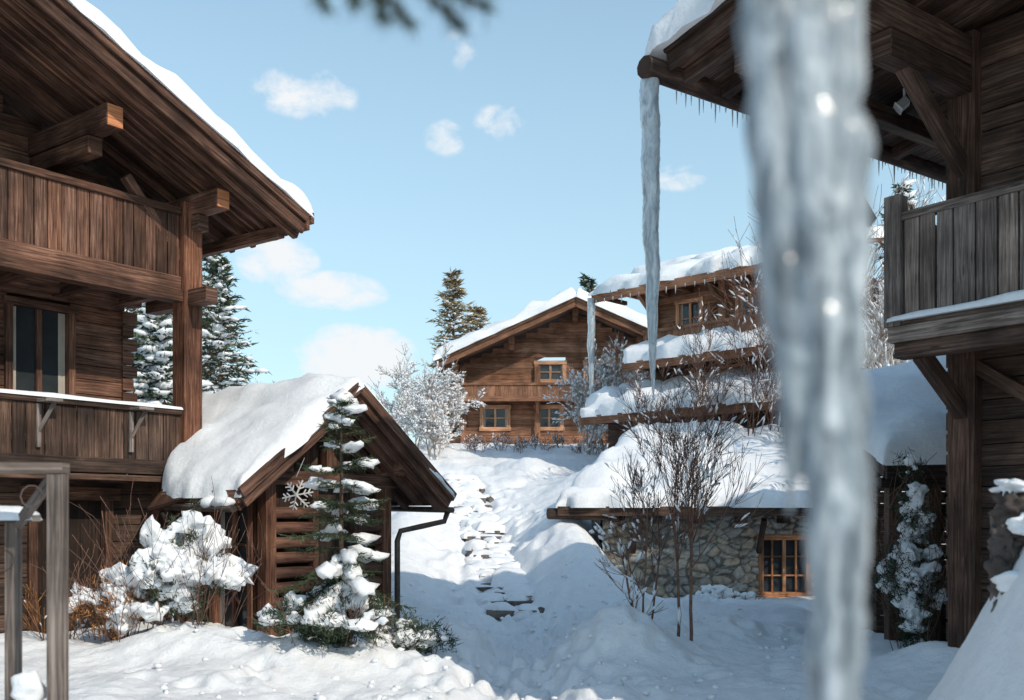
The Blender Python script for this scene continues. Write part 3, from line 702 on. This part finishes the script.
def conifer(name, loc, H_, R_, seed, snow=.4, needle=NEED, dens=1, nl=.1, near=False, z0=.08, blobr=.12, step=.2, nbr=(5, 6, 7), wf=.22):
    e = empty(name); mb = MB(); ms = MB(); base = V(loc)
    mb.tube([base+V((0, 0, -.2)), base+V((0, 0, H_*.5)), base+V((0, 0, H_))], [H_*.014+.01, H_*.009, .006], 8, 1)
    z = z0*H_
    while z < H_*.985:
        t = z/H_; nb = rng.choice(nbr if not near else (4, 5, 6)); a0 = rng.uniform(0, 6.28)
        for b in range(nb):
            a = a0+b*6.283/nb+rng.gauss(0, .2); L = R_*((1-t)**(.85 if not near else .65))*rng.uniform(.45, 1.2)+.05
            laden = rng.random() < (.6 if near else 1)
            d = V((math.cos(a), math.sin(a), .5*t-.1+rng.uniform(-.1, .1)-(.15 if near and laden else 0))).normalized(); p = base+V((0, 0, z+rng.uniform(-.02, .02)*H_)); k = max(3, int(L/step)); pts = [p.copy()]
            for i in range(k):
                d = (d+V((rng.gauss(0, .06), rng.gauss(0, .06), (-.10 if i < k*.6 else .14)*(1.3-t)))).normalized(); p = p+d*L/k; pts.append(p.copy())
            mb.tube(pts, [max(.004, H_*.004*(1-i/(k+1))) for i in range(k+1)], 4, 1)
            gb = rng.uniform(.6, 1.5)
            for i in range(k):
                q0, q1 = pts[i], pts[i+1]; dd = (q1-q0).normalized(); sd = dd.cross(V((0, 0, 1))).normalized()
                tl = (L*(1-i/k)*.42+nl)
                for s in (-1, 1, 0):
                    td = (dd*.8+sd*s*.75+V((0, 0, rng.uniform(-.35, .05)))).normalized() if s else dd
                    nn = max(2, int(tl/nl*3*dens))
                    for m in range(nn):
                        c = q0.lerp(q1, rng.random())+td*tl*(m/nn)*rng.uniform(.6, 1.1)
                        nd = (td+V((rng.gauss(0, .55), rng.gauss(0, .55), rng.gauss(-.1, .45)))).normalized()
                        wv = nd.cross(V((rng.gauss(0, 1), rng.gauss(0, 1), rng.gauss(0, 1)))).normalized()
                        l_ = nl*rng.uniform(.6, 1.3); w_ = l_*(.09 if near else wf); g = gb*rng.uniform(.7, 1.3)
                        mb.tri(c-wv*w_, c+wv*w_, c+nd*l_, 0, (g, g, g*.9))
                if near:
                    if laden and i > k*.2 and rng.random() < .8:
                        rr = blobr*rng.uniform(.45, 1.15)*(1.15-.45*t)
                        ms.blob(q0.lerp(q1, .5)+V((rng.gauss(0, .02), rng.gauss(0, .02), rr*.3)), (rr*rng.uniform(1.1, 1.8), rr*rng.uniform(.7, 1.1), rr*.6), 2, 0, .6, 2.2, ax=dd)
                elif rng.random() < snow:
                    rr = blobr*rng.uniform(.5, 1.3)*(1.2-.5*t)
                    ms.blob(q0.lerp(q1, .5)+V((0, 0, rr*.25)), (rr*rng.uniform(1, 1.9), rr, rr*.4), 1, 0, .5, 1.8, ax=dd)
        z += H_*rng.uniform(.022, .036) if not near else rng.uniform(.13, .22)
    mb.build('trunk_and_needles', [needle, BARK], e)
    if ms.v: ms.build('snow_on_boughs', [SNOW], e)
    return e

rng.seed(11)
sx, sy = -1.95, 11.7; sz = gz(sx, sy)
conifer('spruce_tree', (sx, sy, sz), 2.75, .85, 3, .5, NEED, 1.8, .07, True, .1, .125, .10)
sf = MB(); c = V((sx-.42, sy-.45, 2.12))
for k in range(6):
    a = math.pi/3*k+.2; d = V((math.cos(a), .45, math.sin(a))).normalized(); sf.beam(c, c+d*.19, .01, .016)
    for q in (.08, .13):
        for s in (-1, 1):
            a2 = a+s*.9; d2 = V((math.cos(a2), .3, math.sin(a2))); sf.beam(c+d*q, c+d*q+d2*.055, .008, .013)
sf.tube([c+V((0, 0, .2)), c+V((.05, .2, .42))], .004, 4)
sf.build('snowflake_ornament', [STRAW])

def snow_bush(name, loc, w, dp, h, nst, leafmat, nleaf, twigs, seed, br=.1, droop=.3, vox=.018, dens=.75):
    rng.seed(seed); e = empty(name); b = V(loc); ms = MB(); mb = MB(); P = []
    for i in range(nst):
        a = rng.uniform(0, 6.28); rr = math.sqrt(rng.random()); hh = h*(1-.55*rr)*rng.uniform(.6, 1.1)
        tip = b+V((math.cos(a)*rr*w, math.sin(a)*rr*dp, hh)); k = max(4, int(hh/.08)); pts = []
        for j in range(k+1):
            t = j/k; p = b.lerp(tip, t); p.z = b.z+hh*math.sin(t*math.pi*.5*(1+droop)); pts.append(p+V((rng.gauss(0, .02), rng.gauss(0, .02), 0)))
        mb.tube(pts, .007, 4, 0)
        for j in range(1, k+1):
            P.append(pts[j])
            if rng.random() < dens*(.3+.7*j/k):
                r = br*rng.choice((.4, .6, .9, 1.3))*rng.uniform(.8, 1.1)
                ms.blob(pts[j]+V((rng.gauss(0, .03), rng.gauss(0, .03), r*.3)), (r*rng.uniform(.8, 1.4), r*rng.uniform(.7, 1.1), r*rng.uniform(.5, 1.1)), 2, 0, .7, 2.2)
    o = ms.build('snow', [SNOW], e)
    rm = o.modifiers.new('rm', 'REMESH'); rm.mode = 'VOXEL'; rm.voxel_size = vox; rm.use_smooth_shade = True
    for i in range(twigs):
        a = rng.uniform(0, 6.28); rr = math.sqrt(rng.random())*.8
        p = b+V((math.cos(a)*rr*w, math.sin(a)*rr*dp, 0)); d = V((math.cos(a)*rr*.5, math.sin(a)*rr*.5, 1)).normalized()
        grow(mb, p, d, h*rng.uniform(.6, 1.05), .006, 1, .06, .12, (6,), 0, None, rmin=.003)
    for i in range(nleaf):
        c = rng.choice(P)+V((rng.gauss(0, .06), rng.gauss(0, .06), rng.gauss(-.02, .06))); od = (c-b).normalized()
        for m in range(18):
            nd = (od*.7+V((rng.gauss(0, .8), rng.gauss(0, .8), rng.gauss(0, .7)))).normalized(); wv = nd.orthogonal().normalized()
            l_ = rng.uniform(.05, .12); q = c+V((rng.gauss(0, .05), rng.gauss(0, .05), rng.gauss(0, .04))); g = rng.uniform(.5, 1.6)
            mb.tri(q-wv*.008, q+wv*.008, q+nd*l_, 1, (g, g, g))
    mb.build('twigs_and_leaves', [TWIG, leafmat], e)
snow_bush('snowy_bush', (-3.85, 12.0, gz(-3.85, 12)), .75, .45, 1.35, 44, NEED, 260, 20, 5, .11, dens=.7)
snow_bush('snowy_bush', (-4.65, 12.0, gz(-4.65, 12.0)), .55, .4, .95, 24, LEAF, 120, 30, 6, .085)
snow_bush('snowy_juniper', (-2.0, 11.5, gz(-2.0, 11.5)), .9, .5, .75, 38, NEED, 420, 8, 8, .09, dens=.65)
snow_bush('snowy_juniper', (-1.25, 12.3, gz(-1.25, 12.3)), .55, .4, .5, 18, NEED, 180, 6, 9, .08)
snow_bush('snowy_evergreen_shrub', (4.95, 12.6, gz(4.9, 12.6)), .42, .35, 2.3, 34, NEED, 520, 14, 10, .095, dens=.45)
snow_bush('snowy_bush', (3.9, 18.5, gz(3.9, 18.5)), .8, .4, .3, 12, NEED, 20, 14, 12, .1)

rng.seed(21)
YG = dict(rmin=.0028, kids=(8, 7, 8), t0=.42, ang=(.3, .65), wob=.06)
bare('young_tree', (2.24, 12.9, gz(2.24, 12.9)), 1, 2.75, .026, 3, .08, .06, up=.08, **YG)
bare('young_tree', (2.10, 13.1, gz(2.10, 13.1)), 1, 2.6, .024, 3, .10, .18, up=.08, **YG)
bare('young_tree', (1.8, 13.9, gz(1.8, 13.9)), 2, 2.0, .018, 3, .12, .2, up=.1, rmin=.003, kids=(7, 6, 5), t0=.35, ang=(.35, .7))
bare('snowy_shrub', (1.75, 13.7, gz(1.75, 13.7)), 2, 1.4, .025, 2, .6, .25, (4, 4), .1, ssz=(.012, .035))
for (x, y, h, s) in ((6.5, 26.6, 5.0, 6), (5.2, 28.3, 3.8, 5), (7.6, 25.4, 6.3, 8), (4.2, 29.5, 3.0, 5)):
    bare('bare_shrub', (x, y, max(gz(x, y), 2.8)), s, h, .02, 3, .14, .28, (6, 5, 3), .12, rmin=.0055, ssz=(.01, .025), mat=TWIG)
for (x, y, h) in ((9.4, 20, 5.6), (8.9, 23, 6.5), (11.2, 25, 7), (10.3, 26.5, 6.5), (9.9, 27.8, 6)):
    bare('bare_birch_tree', (x, y, gz(x, y)), 4, h, .05, 3, .5, .25, (6, 5, 5), .09, rmin=.006, mat=TWIGF, ssz=(.012, .04))
for (x, y, h) in ((2.7, 37.5, 2.8), (3.6, 38, 3.3), (4.5, 38.5, 3.3)):
    bare('frosted_tree', (x, y, gz(x, y)), 5, h, .035, 3, .5, .45, (6, 5, 5), .06, rmin=.008, mat=TWIGF, ssz=(.012, .04))
for (x, y, h) in ((-2.75, 36, 2.2), (-3.7, 38, 3.2), (-2.8, 39.5, 2.7)):
    bare('frosted_tree', (x, y, gz(x, y)), 5, h, .035, 3, .6, .5, (6, 5, 5), .05, rmin=.008, mat=TWIGF, ssz=(.012, .045))
for i in range(9):
    x = -1.8+i*.62+rng.uniform(-.2, .2); y = 39.5+rng.uniform(-1.5, 1.5)
    bare('garden_shrub', (x, y, gz(x, y)), 7, .75, .012, 2, .35, .7, (4, 4), .05, rmin=.006)
for i in range(3):
    x = -5.6+i*.6; y = 12.6+.3*i
    bare('rose_shrub', (x, y, gz(x, y)), 7, .85, .009, 2, .15, .5, (4, 3), .06, mat=LEAF)
conifer('larch_tree', (-3.2, 56, 5), 10.3, 3.1, 1, .2, NEEDB, .4, .34, z0=.2, step=.35, wf=.14, blobr=.2)
conifer('larch_tree', (-2.1, 60, 5), 9.4, 2.8, 2, .2, NEEDB, .4, .34, z0=.2, step=.35, wf=.14, blobr=.2)
conifer('fir_tree', (-10.0, 29, 2.2), 6.3, 2.2, 3, .75, NEED, .7, .2, z0=.1, blobr=.27, step=.3)
conifer('fir_tree', (-11.8, 31, 2.2), 7.4, 2.5, 3, .75, NEED, .7, .2, z0=.1, blobr=.27, step=.3)
conifer('larch_tree', (-11.4, 40, 4), 8.0, 2.6, 4, .35, NEED, .3, .26, z0=.15, step=.4, wf=.16, blobr=.2)
conifer('larch_tree', (-12.6, 43, 4), 9.6, 2.6, 4, .35, NEED, .3, .26, z0=.15, step=.4, wf=.16, blobr=.2)
conifer('fir_tree', (17.5, 46, 5), 12, 3.0, 5, .6, NEED, .5, .3, z0=.15, blobr=.35, step=.4)
conifer('fir_tree', (4.6, 62, 5.5), 10.9, 1.8, 6, .4, NEED, .5, .35, z0=.3, step=.5, blobr=.25)
for (x, y, h) in ((-11.3, 46, 3.0), (-10.2, 46, 2.4)):
    bare('bare_tree', (x, y, 4.6), 4, h, .04, 3, .3, .4, (5, 5, 4), .07, rmin=.01, mat=TWIGF)

# ------------------------------------------------------------------ left foreground frame
rng.seed(33)
Fr = empty('wooden_frame_stand'); mb = MB(); ms = MB()
px, py_ = -2.44, 5.5
mb.box(px-.042, px+.042, py_-.042, py_+.042, 0, 2.12, 0)
mb.box(px-.9, px+.045, py_-.05, py_+.05, 2.122, 2.18, 0)
mb.box(px-.46, px-.39, py_+.35, py_+.42, 0, 1.86, 0); mb.beam((px-.03, py_, 2.1), (px-.4, py_+.38, 1.84), .045, .05, mat=0)
mb.box(px-.95, px-.3, py_+.33, py_+.46, 1.862, 1.9, 0)
mb.box(px-.95, px-.87, py_-.05, py_+.05, 0, 2.12, 0); mb.box(px-.9, px-.05, py_-.02, py_+.03, .8, .88, 0)
mb.tube([(px-.14+.06*math.cos(t), py_, 2.0+.06*math.sin(t)) for t in [i*.63 for i in range(11)]], .005, 5)
snow_slab(ms, (px-.95, py_+.3, 1.9), (px-.3, py_+.3, 1.9), (px-.3, py_+.49, 1.9), (px-.95, py_+.49, 1.9), .08, .1, .08)
ms.blob((px-.16, py_, .97), (.08, .07, .1), 3, 0, .3)
mb.build('frame_beams', [W_G], Fr, .006); ms.build('frame_snow', [SNOW], Fr)

# right foreground gnarled stump with snow
Sm = empty('gnarled_stump'); mb = MB(); ms = MB()
mb.tube([(2.95, 6.0, .3), (2.93, 6.0, 1.2), (2.95, 6.0, 1.6), (2.92, 5.98, 1.9), (2.95, 6, 2.03)], [.16, .14, .12, .12, .06], 14, 0, (.8, .8, .8))
for (x, y, z, a, b_, c_) in ((2.87, 5.93, 1.74, .09, .09, .1), (2.92, 5.9, 1.93, .12, .1, .1), (3.03, 5.9, 1.8, .12, .1, .12), (2.85, 5.9, 1.57, .08, .08, .12), (3.0, 5.86, 1.6, .13, .1, .12), (2.9, 5.86, 1.4, .12, .1, .12)):
    mb.blob((x, y, z), (a, b_, c_), 4, 0, .5, 2.2, tint=(rng.uniform(.6, 1),)*3, oct2=.3)
mb.build('wood', [W_G], Sm)
ms.blob((2.98, 5.79, 1.85), (.12, .08, .06), 4, 0, .5, oct2=.15); ms.blob((2.95, 5.75, 1.52), (.16, .12, .08), 4, 0, .5, oct2=.15); ms.blob((2.93, 5.93, 2.06), (.12, .1, .05), 4, 0, .5, oct2=.15)
ms.build('snow', [SNOW], Sm)

# ------------------------------------------------------------------ foreground icicle, the eave it hangs from, pine branch
Ei = empty('roof_eave'); mb = MB(); ms = MB()
mb.tube([(-1.2, .98, 2.86), (1.6, 1.06, 2.84)], .07, 10, 0, (1, 1, 1)); mb.beam((-1.2, .9, 2.98), (1.6, .98, 2.96), .3, .04, mat=0)
snow_slab(ms, (-1.2, .75, 3.0), (1.6, .83, 2.98), (1.6, 1.13, 2.98), (-1.2, 1.05, 3.0), .14, .15, .1)
mb.build('gutter_log', [W_D], Ei); ms.build('eave_snow', [SNOW], Ei)
mi = MB()
def ic2(pts, rad, n=24):
    P = []; Rr = []; k = 110
    m = len(pts)-1; sd_ = pts[0][0]*50
    for i in range(k+1):
        t = i/k*m; j = min(int(t), m-1); f = t-j; f2 = f*f*(3-2*f)
        p = V(pts[j]).lerp(V(pts[j+1]), f2); r = rad[j]*(1-f2)+rad[j+1]*f2
        P.append(p+V((.006*noise.noise(p*22), .004*noise.noise(p*25+V((4, 0, 0))), 0))); Rr.append(r*(1+.25*noise.noise(V((sd_, 0, p.z*14)))+.18*noise.noise(V((sd_, 3, p.z*45)))))
    mi.tube(P, Rr, n)
ic2([(.250, 1.0, 2.86), (.250, 1.0, 2.4), (.262, 1.0, 2.15), (.274, 1.0, 2.0), (.271, 1.0, 1.9)], [.032, .029, .022, .014, .003])
ic2([(.312, 1.01, 2.86), (.316, 1.01, 2.4), (.325, 1.0, 2.1), (.325, 1.0, 1.8), (.316, 1.0, 1.55)], [.034, .032, .025, .022, .018])
ic2([(.283, 1.0, 2.86), (.283, .995, 2.4), (.293, .995, 2.15), (.303, 1.0, 1.95), (.308, 1.0, 1.75)], [.034, .031, .028, .022, .010])
ic2([(.296, .98, 2.86), (.298, .98, 2.45), (.306, .985, 2.2), (.314, .99, 2.0), (.318, .995, 1.85)], [.02, .018, .015, .012, .004])
ic2([(.315, 1.005, 2.0), (.312, 1.005, 1.85), (.315, 1.005, 1.72), (.318, 1.005, 1.45)], [.02, .02, .026, .02])
o = mi.build('icicle', [ICE_N])
rm = o.modifiers.new('rm', 'REMESH'); rm.mode = 'VOXEL'; rm.voxel_size = .003; rm.use_smooth_shade = True
rng.seed(40)
mb = MB()
trunkp = [(-.35, 1.0, 2.84), (-.28, 1.15, 2.64), (-.14, 1.2, 2.54), (-.05, 1.2, 2.51)]
mb.tube(trunkp, [.008, .006, .004, .003], 6, 1)
for (a, b) in (((-.26, 1.17, 2.62), (-.22, 1.2, 2.495)), ((-.19, 1.2, 2.57), (-.12, 1.2, 2.475)), ((-.24, 1.17, 2.6), (-.18, 1.2, 2.5)), ((-.12, 1.2, 2.53), (-.06, 1.2, 2.475)), ((-.17, 1.2, 2.56), (-.15, 1.2, 2.485)), ((-.1, 1.2, 2.53), (-.03, 1.2, 2.495))):
    a, b = V(a), V(b); mb.tube([a, b], [.004, .002], 5, 1)
    for i in range(150):
        c = a.lerp(b, rng.random()**.7); nd = ((b-a).normalized()*.7+V((rng.gauss(0, .7), rng.gauss(0, .7), rng.gauss(0, .4)))).normalized(); wv = nd.orthogonal().normalized()
        mb.tri(c-wv*.0016, c+wv*.0016, c+nd*rng.uniform(.018, .034), 0)
mb.build('pine_branch', [NEED, BARK])

# ------------------------------------------------------------------ sky, sun
SUN = V((.68, -.73, 0)).normalized(); EL = math.radians(37)
S = V((SUN.x*math.cos(EL), SUN.y*math.cos(EL), math.sin(EL)))
w = bpy.data.worlds.new('sky'); scene.world = w; w.use_nodes = True; nt = w.node_tree; nt.nodes.clear(); L = nt.links.new
out = N(nt, 'ShaderNodeOutputWorld'); bg = N(nt, 'ShaderNodeBackground'); L(bg.outputs[0], out.inputs[0]); bg.inputs[1].default_value = .14
sky = N(nt, 'ShaderNodeTexSky', sky_type='NISHITA'); sky.sun_disc = False; sky.sun_elevation = EL; sky.sun_rotation = math.atan2(S.x, S.y)
sky.altitude = 800; sky.air_density = 1.0; sky.dust_density = .6; sky.ozone_density = 1.0
tint = mixrgb(nt, 'MULTIPLY', 1.0, sky.outputs[0], (1.95, 1.98, 1.65))
def M(op, a, b=None, c=None):
    n = N(nt, 'ShaderNodeMath', operation=op)
    for i, v in enumerate((a, b, c)):
        if v is None: continue
        if hasattr(v, 'links'): L(v, n.inputs[i])
        else: n.inputs[i].default_value = v
    return n.outputs[0]
tc = N(nt, 'ShaderNodeTexCoord'); sp = N(nt, 'ShaderNodeSeparateXYZ'); L(tc.outputs['Generated'], sp.inputs[0])
az = M('ARCTAN2', sp.outputs[0], sp.outputs[1]); el = M('ARCSINE', sp.outputs[2])
hz = M('MULTIPLY', M('MAXIMUM', M('SUBTRACT', 1.0, M('DIVIDE', M('ABSOLUTE', el), .7)), 0), .85)
tint = mixrgb(nt, 'MIX', hz, tint, (3.3, 4.75, 5.6))
cb = N(nt, 'ShaderNodeCombineXYZ'); L(az, cb.inputs[0]); L(M('MULTIPLY', el, 1.5), cb.inputs[1])
nz = N(nt, 'ShaderNodeTexNoise'); nz.inputs['Scale'].default_value = 24; nz.inputs['Detail'].default_value = 6; nz.inputs['Roughness'].default_value = .62; nz.inputs['Distortion'].default_value = .3; L(cb.outputs[0], nz.inputs[0])
clouds = [(-.199, .384, .055, .024, 1.0), (-.066, .352, .024, .018, .6), (-.012, .367, .028, .018, .55), (-.225, .238, .042, .028, 1.4), (-.175, .212, .06, .02, 1.4), (-.15, .150, .065, .036, 1.7),
          (-.047, .43, .02, .025, .4), (.162, .315, .035, .014, .65), (.6, .3, .15, .03, .6), (-.8, .2, .3, .04, .6)]
acc = None
for (a, e_, ra, re, dn) in clouds:
    dx = M('DIVIDE', M('SUBTRACT', az, a), ra); dy = M('DIVIDE', M('SUBTRACT', el, e_), re)
    q = M('SUBTRACT', 1.0, M('ADD', M('MULTIPLY', dx, dx), M('MULTIPLY', dy, dy))); q = M('MULTIPLY', M('MAXIMUM', q, 0), dn)
    acc = q if acc is None else M('MAXIMUM', acc, q)
msk = M('ADD', acc, M('MULTIPLY', M('SUBTRACT', nz.outputs[0], .54), 3.2))
msk = M('MULTIPLY', M('MINIMUM', M('MULTIPLY', acc, 3.5), 1), M('MINIMUM', M('MAXIMUM', msk, 0), 1))
msk = M('MULTIPLY', msk, .95)
fin = mixrgb(nt, 'MIX', msk, tint, (6.6, 6.75, 6.9))
L(fin, bg.inputs[0])
ld = bpy.data.lights.new('sun', 'SUN'); ld.energy = 3.1; ld.angle = math.radians(.5); ld.color = (1, .9, .76)
lo = bpy.data.objects.new('sun', ld); COL.objects.link(lo); lo.rotation_euler = S.to_track_quat('Z', 'Y').to_euler()

cd = bpy.data.cameras.new('camera'); co = bpy.data.objects.new('camera', cd); COL.objects.link(co); scene.camera = co
co.location = (0, 0, 1.9); co.rotation_euler = (math.pi/2, 0, 0); cd.lens = 36; cd.sensor_width = 36; cd.shift_y = 165/1024; cd.clip_end = 3000; cd.clip_start = .05
cd.dof.use_dof = True; cd.dof.focus_distance = 17; cd.dof.aperture_fstop = 2.2
scene.view_settings.view_transform = 'Standard'; scene.view_settings.look = 'None'; scene.view_settings.exposure = 0
print('verts', sum(len(o.data.vertices) for o in bpy.data.objects if o.type == 'MESH'))
